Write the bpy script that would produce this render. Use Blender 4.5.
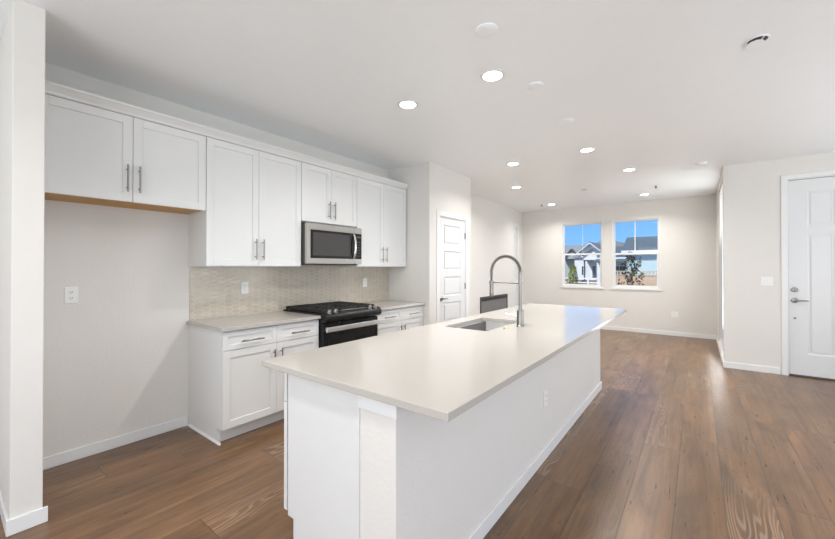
import bpy, bmesh, math, random
from mathutils import Vector, Matrix
PI = math.pi
for o in list(bpy.data.objects):
    bpy.data.objects.remove(o, do_unlink=True)
scene = bpy.context.scene
COL = scene.collection
random.seed(7)

# ------------------------------------------------------------ camera
F_PX, YAW, PPY, PITCH = 366.944, 0.6519, 265.389, 0.0061
cd = bpy.data.cameras.new('camera')
cam = bpy.data.objects.new('camera', cd)
COL.objects.link(cam)
cd.sensor_fit = 'HORIZONTAL'
cd.sensor_width = 36.0
cd.lens = F_PX * 36.0 / 835.0
cd.shift_y = -(269.5 - PPY) / 835.0
cd.clip_start = 0.02
cd.clip_end = 1500
cam.location = (3.555, 0.0, 1.3787)
cam.rotation_euler = (PI/2 + PITCH, 0, YAW)
scene.camera = cam

# ------------------------------------------------------------ world, sun, added fill lights, exposure
scene.view_settings.view_transform = 'Standard'
scene.view_settings.look = 'None'
scene.view_settings.exposure = 0.23
scene.view_settings.gamma = 1.0
scene.view_settings.use_curve_mapping = False

w = bpy.data.worlds.new('sky')
scene.world = w
w.use_nodes = True
nt = w.node_tree
nt.nodes.clear()
wo = nt.nodes.new('ShaderNodeOutputWorld')
bg = nt.nodes.new('ShaderNodeBackground')
tc = nt.nodes.new('ShaderNodeTexCoord')
sp = nt.nodes.new('ShaderNodeSeparateXYZ')
rp = nt.nodes.new('ShaderNodeValToRGB')
nt.links.new(tc.outputs['Generated'], sp.inputs[0])
nt.links.new(sp.outputs['Z'], rp.inputs[0])
nt.links.new(rp.outputs[0], bg.inputs[0])
nt.links.new(bg.outputs[0], wo.inputs[0])
e = rp.color_ramp.elements
e[0].position = 0.0
e[0].color = (0.30, 0.61, 1.0, 1)
e[1].position = 0.5
e[1].color = (0.10, 0.27, 0.72, 1)
m_ = e.new(0.12)
m_.color = (0.19, 0.47, 1.0, 1)
bg.inputs[1].default_value = 1.0

def light(name, kind, loc, rot, energy, color=(1, 1, 1), parent=None, **kw):
    l = bpy.data.lights.new(name, kind)
    l.energy = energy
    l.color = color
    for k, v in kw.items():
        setattr(l, k, v)
    o = bpy.data.objects.new(name, l)
    COL.objects.link(o)
    o.location = loc
    o.rotation_euler = rot
    o.parent = parent
    return o

light('sun', 'SUN', (0, 0, 20), (math.radians(42), 0, math.radians(-35)), 4.8, (1, .95, .88), angle=0.01)
# added fill lights standing in for daylight, right of and behind the camera
light('fill_right_near', 'AREA', (6.42, 0.6, 1.25), (0, math.radians(112), 0), 35, (1.0, .995, .965), shape='RECTANGLE', size=2.3, size_y=3.6)
light('fill_right_far', 'AREA', (6.4, 4.4, 1.5), (0, math.radians(118), 0), 41, (1.0, .995, .965), shape='RECTANGLE', size=1.7, size_y=2.6)
light('fill_back', 'AREA', (3.4, -2.8, 1.35), (math.radians(112), 0, 0), 95, (1.0, .995, .965), shape='RECTANGLE', size=4.4, size_y=2.3)
light('fill_living', 'AREA', (3.985, 7.52, 1.40), (0, math.radians(97), math.radians(12)), 28, (1.0, .995, .965), shape='RECTANGLE', size=2.4, size_y=1.35)  # added fill at an invented opening, brightens the far room
LAMP_W = 12.0

# ------------------------------------------------------------ materials
def new_mat(name):
    m = bpy.data.materials.new(name)
    m.use_nodes = True
    return m, m.node_tree, m.node_tree.nodes['Principled BSDF']

def mat(name, col, rough=0.5, metal=0.0, bump=0.0, bscale=60.0, spec=0.5, vary=0.0, vscale=8.0, emit=0.0, aniso=None):
    m, t, b = new_mat(name)
    b.inputs['Base Color'].default_value = (*col, 1)
    b.inputs['Roughness'].default_value = rough
    b.inputs['Metallic'].default_value = metal
    b.inputs['Specular IOR Level'].default_value = spec
    tcn = t.nodes.new('ShaderNodeTexCoord')
    if emit:
        b.inputs['Emission Color'].default_value = (1, .97, .92, 1)
        b.inputs['Emission Strength'].default_value = emit
    src = tcn.outputs['Object']
    if aniso:
        mp = t.nodes.new('ShaderNodeMapping')
        mp.inputs['Scale'].default_value = aniso
        t.links.new(src, mp.inputs[0])
        src = mp.outputs[0]
    n = t.nodes.new('ShaderNodeTexNoise')
    n.inputs['Scale'].default_value = vscale
    n.inputs['Detail'].default_value = 4
    t.links.new(src, n.inputs['Vector'])
    r = t.nodes.new('ShaderNodeMix')
    r.data_type = 'RGBA'
    v = vary if vary else 0.015
    r.inputs['A'].default_value = (*[min(1, c*(1-v)) for c in col], 1)
    r.inputs['B'].default_value = (*[min(1, c*(1+v)) for c in col], 1)
    t.links.new(n.outputs['Fac'], r.inputs['Factor'])
    t.links.new(r.outputs['Result'], b.inputs['Base Color'])
    if bump:
        n2 = t.nodes.new('ShaderNodeTexNoise')
        n2.inputs['Scale'].default_value = bscale
        n2.inputs['Detail'].default_value = 3
        t.links.new(src, n2.inputs['Vector'])
        bp = t.nodes.new('ShaderNodeBump')
        bp.inputs['Strength'].default_value = bump
        bp.inputs['Distance'].default_value = 0.004
        t.links.new(n2.outputs['Fac'], bp.inputs['Height'])
        t.links.new(bp.outputs[0], b.inputs['Normal'])
    return m

M = {}
M['wall'] = mat('greige_wall_paint', (.75, .725, .688), .7, bump=.35, bscale=55)
M['ceil'] = mat('white_ceiling_paint', (.92, .94, .955), .4, bump=.3, bscale=45)
M['trim'] = mat('white_trim_paint', (.80, .80, .79), .35)
M['cab'] = mat('white_cabinet_paint', (.755, .755, .745), .32)
M['door'] = mat('white_door_paint', (.74, .745, .745), .35)
M['gap'] = mat('shadow_gap', (.16, .155, .15), .8)  # dark sheet behind the doors, paints the shade in their gaps
M['steel'] = mat('satin_sink_steel', (.80, .79, .775), .45, .45)
M['steel_h'] = mat('brushed_steel_grain', (.47, .45, .425), .30, 1.0, bump=.04, bscale=120, aniso=(1, 14, 14))
M['nickel'] = mat('satin_nickel', (.29, .272, .25), .3, 1.0)
M['steel_b'] = mat('bright_brushed_steel', (.74, .73, .72), .32, .9)
M['chrome'] = mat('polished_chrome', (.75, .74, .73), .12, 1.0)
M['black'] = mat('black_enamel', (.010, .010, .011), .25, spec=.3)
M['blackglass'] = mat('black_glass', (.006, .006, .007), .05)
M['ovenglass'] = mat('microwave_window_glass', (.055, .052, .05), .08)
M['iron'] = mat('cast_iron', (.018, .018, .018), .6, bump=.4, bscale=120)
M['darkgrey'] = mat('dark_grey_metal', (.07, .068, .065), .4, .4)
M['plastic'] = mat('white_plastic', (.85, .845, .83), .3)
M['slot'] = mat('dark_slot', (.05, .05, .05), .6)
M['firegrey'] = mat('grey_mesh_screen', (.17, .168, .165), .45, bump=.3, bscale=400)
M['birch'] = mat('raw_birch_plywood', (.55, .30, .10), .55, vary=.12, vscale=6, aniso=(8, 1, 8))
M['lens'] = mat('lamp_lens', (1, 1, 1), .4, emit=14.0)
M['brass'] = mat('brushed_bronze', (.42, .33, .17), .3, 1.0)
M['threshold'] = mat('bronze_threshold', (.12, .10, .08), .35, .8)

def glass_mat():
    m = bpy.data.materials.new('window_glass')
    m.use_nodes = True
    t = m.node_tree
    t.nodes.clear()
    o = t.nodes.new('ShaderNodeOutputMaterial')
    mx = t.nodes.new('ShaderNodeMixShader')
    tr = t.nodes.new('ShaderNodeBsdfTransparent')
    gl = t.nodes.new('ShaderNodeBsdfGlossy')
    gl.inputs['Roughness'].default_value = 0.01
    tr.inputs[0].default_value = (.95, .97, .97, 1)
    mx.inputs[0].default_value = 0.012
    t.links.new(tr.outputs[0], mx.inputs[1])
    t.links.new(gl.outputs[0], mx.inputs[2])
    t.links.new(mx.outputs[0], o.inputs[0])
    return m
M['glass'] = glass_mat()

def nmath(t, op, a, b=None, c=None):
    n = t.nodes.new('ShaderNodeMath')
    n.operation = op
    for i, v in enumerate((a, b, c)):
        if v is None:
            continue
        if isinstance(v, (int, float)):
            n.inputs[i].default_value = v
        else:
            t.links.new(v, n.inputs[i])
    return n.outputs[0]

def nmix(t, f, a, b, blend='MIX'):
    n = t.nodes.new('ShaderNodeMix')
    n.data_type = 'RGBA'
    n.blend_type = blend
    for k, v in (('Factor', f), ('A', a), ('B', b)):
        if isinstance(v, (int, float)):
            n.inputs[k].default_value = v
        elif isinstance(v, tuple):
            n.inputs[k].default_value = (*v, 1)
        else:
            t.links.new(v, n.inputs[k])
    return n.outputs['Result']

def nramp(t, f, stops):
    r = t.nodes.new('ShaderNodeValToRGB')
    el = r.color_ramp.elements
    el[0].position, el[0].color = stops[0][0], (*stops[0][1], 1)
    el[1].position, el[1].color = stops[-1][0], (*stops[-1][1], 1)
    for p, c in stops[1:-1]:
        q = el.new(p)
        q.color = (*c, 1)
    t.links.new(f, r.inputs[0])
    return r.outputs[0]

def floor_mat():
    m, t, b = new_mat('oak_plank_floor')
    tcn = t.nodes.new('ShaderNodeTexCoord')
    s = t.nodes.new('ShaderNodeSeparateXYZ')
    t.links.new(tcn.outputs['Object'], s.inputs[0])
    W, L = 0.229, 1.52
    xs = nmath(t, 'DIVIDE', nmath(t, 'SUBTRACT', s.outputs[0], .010), W)
    row = nmath(t, 'FLOOR', xs)
    fx = nmath(t, 'SUBTRACT', xs, row)
    wn = t.nodes.new('ShaderNodeTexWhiteNoise')
    wn.noise_dimensions = '1D'
    t.links.new(row, wn.inputs['W'])
    ys = nmath(t, 'ADD', nmath(t, 'DIVIDE', s.outputs[1], L), nmath(t, 'MULTIPLY', wn.outputs['Value'], 3.7))
    colm = nmath(t, 'FLOOR', ys)
    fy = nmath(t, 'SUBTRACT', ys, colm)
    cid = t.nodes.new('ShaderNodeCombineXYZ')
    t.links.new(row, cid.inputs[0])
    t.links.new(colm, cid.inputs[1])
    wn2 = t.nodes.new('ShaderNodeTexWhiteNoise')
    wn2.noise_dimensions = '3D'
    t.links.new(cid.outputs[0], wn2.inputs['Vector'])
    sc = t.nodes.new('ShaderNodeSeparateColor')
    t.links.new(wn2.outputs['Color'], sc.inputs[0])
    r1, r2, r3 = sc.outputs[0], sc.outputs[1], sc.outputs[2]
    # grain vector, shifted on every plank
    def gv(kx, ky, seed):
        c = t.nodes.new('ShaderNodeCombineXYZ')
        t.links.new(nmath(t, 'ADD', nmath(t, 'MULTIPLY', s.outputs[0], kx), nmath(t, 'MULTIPLY', r1, 37.0)), c.inputs[0])
        t.links.new(nmath(t, 'ADD', nmath(t, 'MULTIPLY', s.outputs[1], ky), nmath(t, 'MULTIPLY', r2, 53.0)), c.inputs[1])
        c.inputs[2].default_value = seed
        return c.outputs[0]
    def noise(v, sc_, det=4, dist=0.0, rough=.55):
        n = t.nodes.new('ShaderNodeTexNoise')
        n.inputs['Scale'].default_value = sc_
        n.inputs['Detail'].default_value = det
        n.inputs['Distortion'].default_value = dist
        n.inputs['Roughness'].default_value = rough
        t.links.new(v, n.inputs['Vector'])
        return n.outputs['Fac']
    broad = noise(gv(5, 1.1, 1), 1.2, 4, .6)
    fine = noise(gv(60, 3.0, 2), 1.6, 5, .3, .65)
    cont = noise(gv(5.5, .95, 5), 1.0, 1.5, .25)
    rings = nmath(t, 'PINGPONG', nmath(t, 'MULTIPLY', nmath(t, 'ADD', cont, nmath(t, 'MULTIPLY', fine, .012)), 44.0), 1.0)
    streak = noise(gv(26, .9, 17), 1.0, 4, .4, .6)
    knots = noise(gv(6, 2.0, 9), 1.0, 1, .5)
    base = nramp(t, broad, [(.28, (.066, .030, .0115)), (.5, (.135, .068, .028)), (.72, (.225, .123, .058))])
    base = nmix(t, nmath(t, 'MULTIPLY', fine, .5), base, (.27, .148, .068))
    base = nmix(t, 1.0, base, nramp(t, streak, [(.30, (.70, .68, .66)), (.5, (1, 1, 1)), (.70, (1.25, 1.25, 1.27))]), 'MULTIPLY')
    # plank to plank tone
    base = nmix(t, 1.0, base, nramp(t, r3, [(0, (.84, .85, .87)), (.5, (.97, .97, .97)), (1, (1.12, 1.09, 1.05))]), 'MULTIPLY')
    kn = nramp(t, knots, [(.60, (0, 0, 0)), (.85, (1, 1, 1))])
    base = nmix(t, nmath(t, 'MULTIPLY', kn, .7), base, (.045, .025, .015))
    # limed cathedral grain on some planks, strongest in a band along the plank
    ringline = nramp(t, rings, [(.45, (0, 0, 0)), (.85, (1, 1, 1))])
    sel = nramp(t, r2, [(.60, (.12, .12, .12)), (.72, (1, 1, 1))])
    mid = nramp(t, noise(gv(2.2, .9, 12), 1.0, 1), [(.45, (0, 0, 0)), (.62, (1, 1, 1))])
    lim = nmath(t, 'MULTIPLY', nmath(t, 'MULTIPLY', ringline, sel), nmath(t, 'MULTIPLY', mid, .36))
    base = nmix(t, lim, base, (.52, .41, .31))
    # seams
    ex = nmath(t, 'MULTIPLY', nmath(t, 'MINIMUM', fx, nmath(t, 'SUBTRACT', 1.0, fx)), W)
    ey = nmath(t, 'MULTIPLY', nmath(t, 'MINIMUM', fy, nmath(t, 'SUBTRACT', 1.0, fy)), L)
    ed = nmath(t, 'MINIMUM', ex, ey)
    seam = nramp(t, nmath(t, 'MULTIPLY', ed, 100.0), [(.12, (1, 1, 1)), (.26, (0, 0, 0))])
    base = nmix(t, nmath(t, 'MULTIPLY', seam, .72), base, (.035, .022, .014))
    t.links.new(base, b.inputs['Base Color'])
    ro = nmath(t, 'ADD', nmath(t, 'MULTIPLY', fine, .16), .22)
    t.links.new(ro, b.inputs['Roughness'])
    b.inputs['IOR'].default_value = 1.58
    bp = t.nodes.new('ShaderNodeBump')
    bp.inputs['Strength'].default_value = .35
    bp.inputs['Distance'].default_value = .0015
    h = nmath(t, 'SUBTRACT', nmath(t, 'MULTIPLY', fine, .5), seam)
    t.links.new(h, bp.inputs['Height'])
    t.links.new(bp.outputs[0], b.inputs['Normal'])
    return m
M['floor'] = floor_mat()

def tile_mat():
    """small elongated hexagon mosaic on the wall, long axis along Y"""
    m, t, b = new_mat('beige_hexagon_tile')
    tcn = t.nodes.new('ShaderNodeTexCoord')
    s = t.nodes.new('ShaderNodeSeparateXYZ')
    t.links.new(tcn.outputs['Object'], s.inputs[0])
    # stretched so that one tile is about 95 mm long and 38 mm high
    u = nmath(t, 'DIVIDE', s.outputs[1], .090)
    v = nmath(t, 'DIVIDE', s.outputs[2], .040)
    SX, SY = 1.0, 1.0
    def cell(ou, ov):
        a = nmath(t, 'SUBTRACT', nmath(t, 'FLOORED_MODULO', nmath(t, 'ADD', u, ou), 1.5), .75)
        c = nmath(t, 'SUBTRACT', nmath(t, 'FLOORED_MODULO', nmath(t, 'ADD', v, ov), 1.0), .5)
        au, av = nmath(t, 'ABSOLUTE', a), nmath(t, 'ABSOLUTE', c)
        # distance to the edge of a hexagon with points left and right
        d = nmath(t, 'MAXIMUM', av, nmath(t, 'ADD', nmath(t, 'MULTIPLY', au, 1.0), nmath(t, 'MULTIPLY', av, .5)))
        return d, a, c
    d1, a1, c1 = cell(0, 0)
    d2, a2, c2 = cell(.75, .5)
    d = nmath(t, 'MINIMUM', d1, d2)
    first = nmath(t, 'LESS_THAN', d1, d2)
    # tile identity
    ida = nmath(t, 'ADD', nmath(t, 'MULTIPLY', first, nmath(t, 'SUBTRACT', u, a1)), nmath(t, 'MULTIPLY', nmath(t, 'SUBTRACT', 1.0, first), nmath(t, 'SUBTRACT', u, a2)))
    idb = nmath(t, 'ADD', nmath(t, 'MULTIPLY', first, nmath(t, 'SUBTRACT', v, c1)), nmath(t, 'MULTIPLY', nmath(t, 'SUBTRACT', 1.0, first), nmath(t, 'SUBTRACT', v, c2)))
    c = t.nodes.new('ShaderNodeCombineXYZ')
    t.links.new(nmath(t, 'ROUND', nmath(t, 'MULTIPLY', ida, 4.0)), c.inputs[0])
    t.links.new(nmath(t, 'ROUND', nmath(t, 'MULTIPLY', idb, 4.0)), c.inputs[1])
    wn = t.nodes.new('ShaderNodeTexWhiteNoise')
    wn.noise_dimensions = '3D'
    t.links.new(c.outputs[0], wn.inputs['Vector'])
    col = nramp(t, wn.outputs['Value'], [(0, (.49, .43, .345)), (.5, (.53, .47, .38)), (1, (.57, .51, .42))])
    n = t.nodes.new('ShaderNodeTexNoise')
    n.inputs['Scale'].default_value = 28
    n.inputs['Detail'].default_value = 3
    t.links.new(tcn.outputs['Object'], n.inputs['Vector'])
    col = nmix(t, nmath(t, 'MULTIPLY', n.outputs['Fac'], .35), col, (.58, .52, .435))
    grout = nramp(t, d, [(.445, (0, 0, 0)), (.48, (1, 1, 1))])
    col = nmix(t, grout, col, (.62, .58, .52))
    t.links.new(col, b.inputs['Base Color'])
    t.links.new(nmath(t, 'ADD', nmath(t, 'MULTIPLY', grout, .5), .12), b.inputs['Roughness'])
    bp = t.nodes.new('ShaderNodeBump')
    bp.inputs['Strength'].default_value = .5
    bp.inputs['Distance'].default_value = .002
    t.links.new(nmath(t, 'ADD', nmath(t, 'SUBTRACT', 1.0, grout), nmath(t, 'MULTIPLY', n.outputs['Fac'], .8)), bp.inputs['Height'])
    t.links.new(bp.outputs[0], b.inputs['Normal'])
    return m
M['tile'] = tile_mat()

def quartz_mat():
    m, t, b = new_mat('white_quartz')
    tcn = t.nodes.new('ShaderNodeTexCoord')
    n = t.nodes.new('ShaderNodeTexNoise')
    n.inputs['Scale'].default_value = 350
    n.inputs['Detail'].default_value = 2
    t.links.new(tcn.outputs['Object'], n.inputs['Vector'])
    col = nramp(t, n.outputs['Fac'], [(.3, (.465, .438, .40)), (.5, (.50, .47, .43)), (.75, (.535, .507, .465))])
    t.links.new(col, b.inputs['Base Color'])
    b.inputs['Roughness'].default_value = .13
    return m
M['quartz'] = quartz_mat()

# outdoor materials
def siding_mat(name, col):
    m, t, b = new_mat(name)
    tcn = t.nodes.new('ShaderNodeTexCoord')
    s = t.nodes.new('ShaderNodeSeparateXYZ')
    t.links.new(tcn.outputs['Object'], s.inputs[0])
    f = nmath(t, 'FRACT', nmath(t, 'DIVIDE', s.outputs[2], .18))
    c = nramp(t, f, [(.0, tuple(x*.6 for x in col)), (.12, col)])
    t.links.new(c, b.inputs['Base Color'])
    b.inputs['Roughness'].default_value = .8
    return m
M['siding_teal'] = siding_mat('pale_teal_siding', (.50, .64, .66))
M['siding_white'] = siding_mat('white_siding', (.74, .76, .76))
M['siding_grey'] = siding_mat('grey_green_siding', (.38, .43, .42))
M['roof'] = mat('charcoal_shingles', (.10, .125, .135), .9, vary=.25, vscale=5, bump=.5, bscale=8)
M['roof2'] = mat('grey_brown_shingles', (.24, .245, .235), .9, vary=.2, vscale=4, bump=.5, bscale=8)
M['outtrim'] = mat('white_outdoor_trim', (.8, .8, .78), .6)
M['outglass'] = mat('dark_window_glass', (.06, .08, .09), .1)
M['cedar'] = mat('cedar_fence_boards', (.60, .42, .28), .8, vary=.2, vscale=3, aniso=(8, 8, 1))
M['cedarcap'] = mat('pale_fence_rail', (.58, .47, .35), .8, vary=.1)
M['ground'] = mat('dry_soil', (.22, .15, .11), .95, vary=.3, vscale=1.5, bump=.6, bscale=6)
M['hill'] = mat('dry_hillside', (.20, .20, .18), 1.0, vary=.3, vscale=.08)
M['leaf_dark'] = mat('dark_plum_leaves', (.055, .04, .03), .5, vary=.5, vscale=9)
M['leaf_green'] = mat('green_leaves', (.10, .15, .04), .5, vary=.4, vscale=5)
M['leaf_yellow'] = mat('yellow_green_foliage', (.30, .33, .09), .6, vary=.4, vscale=6)
M['bark'] = mat('grey_bark', (.13, .10, .08), .9, vary=.2, bump=.5, bscale=30)

# ------------------------------------------------------------ mesh building
class MB:
    def __init__(self):
        self.bm = bmesh.new()

    def _add(self, verts, faces):
        vs = [self.bm.verts.new(v) for v in verts]
        return [self.bm.faces.new([vs[i] for i in f]) for f in faces]

    def box(self, x0, x1, y0, y1, z0, z1, bev=0.0, seg=2):
        x0, x1 = min(x0, x1), max(x0, x1)
        y0, y1 = min(y0, y1), max(y0, y1)
        z0, z1 = min(z0, z1), max(z0, z1)
        fs = self._add([(x0, y0, z0), (x1, y0, z0), (x1, y1, z0), (x0, y1, z0), (x0, y0, z1), (x1, y0, z1), (x1, y1, z1), (x0, y1, z1)],
                       [(3, 2, 1, 0), (4, 5, 6, 7), (0, 1, 5, 4), (1, 2, 6, 5), (2, 3, 7, 6), (3, 0, 4, 7)])
        if bev:
            es = list({ed for f in fs for ed in f.edges})
            bmesh.ops.bevel(self.bm, geom=es, offset=bev, segments=seg, affect='EDGES', profile=.5)
        return self

    def prism(self, poly, axis, a, b):
        """poly in the two remaining axes, in order; extruded along axis from a to b"""
        def P(p, q):
            return {'x': (q, p[0], p[1]), 'y': (p[0], q, p[1]), 'z': (p[0], p[1], q)}[axis]
        n = len(poly)
        vs = [P(p, a) for p in poly] + [P(p, b) for p in poly]
        fs = [tuple(range(n))[::-1], tuple(range(n, 2*n))] + [(i, (i+1) % n, n+(i+1) % n, n+i) for i in range(n)]
        self._add(vs, fs)
        return self

    def cyl(self, p0, p1, r, r2=None, seg=24, cap=True):
        return self.tube([p0, p1], [r, r if r2 is None else r2], seg, cap)

    def tube(self, pts, r, seg=12, cap=True, flat=1.0):
        pts = [Vector(p) for p in pts]
        rs = r if isinstance(r, (list, tuple)) else [r]*len(pts)
        rings = []
        up = None
        for i, p in enumerate(pts):
            d = (pts[min(i+1, len(pts)-1)] - pts[max(i-1, 0)]).normalized()
            if up is None:
                a = Vector((0, 0, 1)) if abs(d.z) < .9 else Vector((1, 0, 0))
                up = (a - d*a.dot(d)).normalized()
            else:
                up = (up - d*up.dot(d)).normalized()
            s = d.cross(up)
            rings.append([self.bm.verts.new(p + (up*math.cos(2*PI*k/seg) + s*math.sin(2*PI*k/seg)*flat)*rs[i]) for k in range(seg)])
        for a, b in zip(rings, rings[1:]):
            for k in range(seg):
                self.bm.faces.new([a[k], a[(k+1) % seg], b[(k+1) % seg], b[k]])
        if cap:
            self.bm.faces.new(rings[0][::-1])
            self.bm.faces.new(rings[-1])
        return self

    def lathe(self, prof, c=(0, 0, 0), axis='z', seg=32):
        """prof: (radius, height) list"""
        rings = []
        for r, h in prof:
            ring = []
            for k in range(seg):
                a = 2*PI*k/seg
                u, v = r*math.cos(a), r*math.sin(a)
                q = {'z': (u, v, h), 'x': (h, u, v), 'y': (u, h, v)}[axis]
                ring.append(self.bm.verts.new((c[0]+q[0], c[1]+q[1], c[2]+q[2])))
            rings.append(ring)
        for a, b in zip(rings, rings[1:]):
            for k in range(seg):
                self.bm.faces.new([a[k], a[(k+1) % seg], b[(k+1) % seg], b[k]])
        if prof[0][0] > 1e-6:
            self.bm.faces.new(rings[0][::-1])
        if prof[-1][0] > 1e-6:
            self.bm.faces.new(rings[-1])
        return self

    def build(self, name, m, parent=None, smooth=False, loc=None):
        bmesh.ops.recalc_face_normals(self.bm, faces=self.bm.faces[:])
        me = bpy.data.meshes.new(name)
        self.bm.to_mesh(me)
        self.bm.free()
        me.materials.append(M[m] if isinstance(m, str) else m)
        if smooth:
            me.polygons.foreach_set('use_smooth', [True]*len(me.polygons))
            me.set_sharp_from_angle(angle=math.radians(38))
        o = bpy.data.objects.new(name, me)
        COL.objects.link(o)
        if parent is not None:
            o.parent = parent
        if loc:
            o.location = loc
        return o

def box(*a, **k):
    return MB().box(*a, **k)

def tag(o, label=None, cat=None, group=None, kind=None):
    if label: o['label'] = label
    if cat: o['category'] = cat
    if group: o['group'] = group
    if kind: o['kind'] = kind
    return o

def thing(name, loc, rz=0.0, label=None, cat=None, group=None, kind=None):
    o = bpy.data.objects.new(name, None)
    o.empty_display_size = .1
    COL.objects.link(o)
    o.location = loc
    o.rotation_euler = (0, 0, rz)
    return tag(o, label, cat, group, kind)

def copy_tree(o, parent=None):
    c = o.copy()
    COL.objects.link(c)
    c.parent = parent
    for ch in list(o.children):
        copy_tree(ch, c)
    return c

def struct(name, mb, m):
    return tag(mb.build(name, m), kind='structure')

R90 = PI/2          # local -y (the front) turned to world +x, local x to world +y
H = 2.788
YF = 9.063          # far wall
YR = 6.614          # entry wall
XR = 6.95           # right wall
YB = -3.25          # back wall
YE = 3.972          # end of the kitchen run

# ------------------------------------------------------------ room shell
struct('floor', box(-.15, XR+.15, YB-.15, YF+.15, -.12, 0), 'floor')
struct('ceiling', box(-.15, XR+.15, YB-.15, YF+.15, H, H+.15), 'ceil')

def wall_open(axis, a0, a1, t0, t1, z1, holes):
    """wall along axis from a0 to a1, thickness t0..t1, with openings (u0,u1,z0,z1)"""
    mb = MB()
    def bx(u0, u1, za, zb):
        if u1-u0 < 1e-4 or zb-za < 1e-4:
            return
        if axis == 'x':
            mb.box(u0, u1, t0, t1, za, zb)
        else:
            mb.box(t0, t1, u0, u1, za, zb)
    cur = a0
    for (u0, u1, za, zb) in sorted(holes):
        bx(cur, u0, 0, z1)
        bx(u0, u1, 0, za)
        bx(u0, u1, zb, z1)
        cur = u1
    bx(cur, a1, 0, z1)
    return mb

# left wall carries the kitchen; the hall door sits far down
struct('wall_left', wall_open('y', YB, YF, -.12, 0, H, [(8.02, 8.71, 0, 2.36)]), 'wall')
struct('wall_far', wall_open('x', -.12, 3.844, YF, YF+.13, H, [(.985, 1.855, .935, 2.415), (2.065, 2.935, .935, 2.42)]), 'wall')
struct('wall_living', wall_open('y', YR+.13, YF+.13, 3.844, 3.964, H, [(6.78, 8.28, .10, 2.70)]), 'wall')  # opening cut for the added living fill
struct('wall_entry', wall_open('x', 3.844, XR, YR, YR+.13, H, [(4.468, 5.412, 0, 2.51)]), 'wall')
struct('wall_right', wall_open('y', YB, YR+.13, XR, XR+.12, H, [(-1.2, 2.4, 0, 2.4), (3.1, 5.7, .7, 2.4)]), 'wall')
struct('wall_back', wall_open('x', -.12, XR+.12, YB-.12, YB, H, [(1.2, 5.6, .2, 2.5)]), 'wall')
struct('wall_stub', box(0, .730, .234, .355, 0, H, bev=.004), 'wall')
struct('wall_pantry_near', box(0, .60, YE, YE+.12, 0, H), 'wall')
struct('wall_pantry_far', box(0, .60, 4.97, 5.092, 0, H), 'wall')
struct('wall_pantry_front', wall_open('y', YE, 5.092, .60, .7234, H, [(4.20, 4.925, 0, 2.095)]), 'wall')
struct('wall_chimney', box(0, .09, 5.75, 8.30, 0, H, bev=.003), 'wall')
struct('wall_backsplash', box(0, .009, 1.352, YE-.001, .9145, 1.41), 'tile')

def base(name, x0, x1, y0, y1, cap='both'):
    struct(name, box(x0, x1, y0, y1, 0, .082, bev=.003, seg=2), 'trim')
base('baseboard_left', 0, .013, .355, 1.336)
base('baseboard_stub', .730, .743, .221, .374)
base('baseboard_stub_near', 0, .7295, .221, .234)
base('baseboard_far', 0, 3.83, YF-.013, YF)
base('baseboard_living', 3.831, 3.844, YR-.013, YF-.014)
base('baseboard_entry', 3.8445, 4.40, YR-.013, YR)
base('baseboard_entry_right', 5.48, XR, YR-.013, YR)
base('baseboard_pantry', .7234, .7364, YE, 4.128)
base('baseboard_pantry_end', .7234, .7364, 4.997, 5.092)
base('baseboard_chimney', .09, .103, 5.75, 8.30)
base('baseboard_left_far', 0, .013, 8.83, YF-.014)

# ------------------------------------------------------------ window builder (faces -y)
def window(n, x0, x1, z0, z1, y, muntin, mrail, mw_, parent_kind='structure'):
    r = thing('window_%d' % n, ((x0+x1)/2, y, z0), kind=parent_kind)
    cx, w2 = (x0+x1)/2, (x1-x0)/2
    h = z1-z0
    yo0, yo1 = .022, .092
    f = MB()
    fw = .030
    f.box(-w2, -w2+fw, yo0, yo1, 0, h, bev=.003).box(w2-fw, w2, yo0, yo1, 0, h, bev=.003)
    f.box(-w2+fw, w2-fw, yo0, yo1, 0, fw, bev=.003).box(-w2+fw, w2-fw, yo0, yo1, h-fw, h, bev=.003)
    f.build('window_frame', 'trim', r)
    m = mrail-z0
    s = MB()   # lower sash
    a, b = -w2+fw, w2-fw
    s.box(a, a+.022, .029, .062, fw, m+.02, bev=.002).box(b-.022, b, .029, .062, fw, m+.02, bev=.002)
    s.box(a+.022, b-.022, .029, .062, fw, fw+.03, bev=.002).box(a+.022, b-.022, .029, .062, m-.02, m+.02, bev=.002)
    ls = s.build('lower_sash', 'trim', r)
    s = MB()
    s.box(a, a+.012, .063, .089, m-.02, h-fw, bev=.002).box(b-.012, b, .063, .089, m-.02, h-fw, bev=.002)
    s.box(a+.012, b-.012, .063, .089, h-fw-.014, h-fw, bev=.002).box(a+.012, b-.012, .0635, .089, m-.018, m+.012, bev=.002)
    us = s.build('upper_sash', 'trim', r)
    box(muntin-cx-mw_, muntin-cx+mw_, .069, .081, m+.012, h-fw-.014).build('muntin', 'trim', us)
    box(a+.022, b-.022, .043, .046, fw+.03, m-.02).build('glass_pane', 'glass', ls)
    box(a+.012, b-.012, .075, .078, m+.012, h-fw-.014).build('glass_pane', 'glass', us)
    box(-w2-.035, w2+.035, -.022, .022, -.034, -.001, bev=.004).build('window_sill', 'trim', r)
    c = MB()
    c.box(-w2-.012, -w2, -.008, 0, 0, h+.012).box(w2, w2+.012, -.008, 0, 0, h+.012).box(-w2, w2, -.008, 0, h, h+.012)
    c.box(-w2+.0005, -w2+.004, 0, .022, 0, h-.001).box(w2-.004, w2-.0005, 0, .022, 0, h-.001).box(-w2+.004, w2-.004, 0, .022, h-.004, h-.0005)
    c.build('window_casing', 'trim', r)
    return r
window(1, .985, 1.855, .935, 2.415, YF, 1.43, 1.69, .004)
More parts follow.
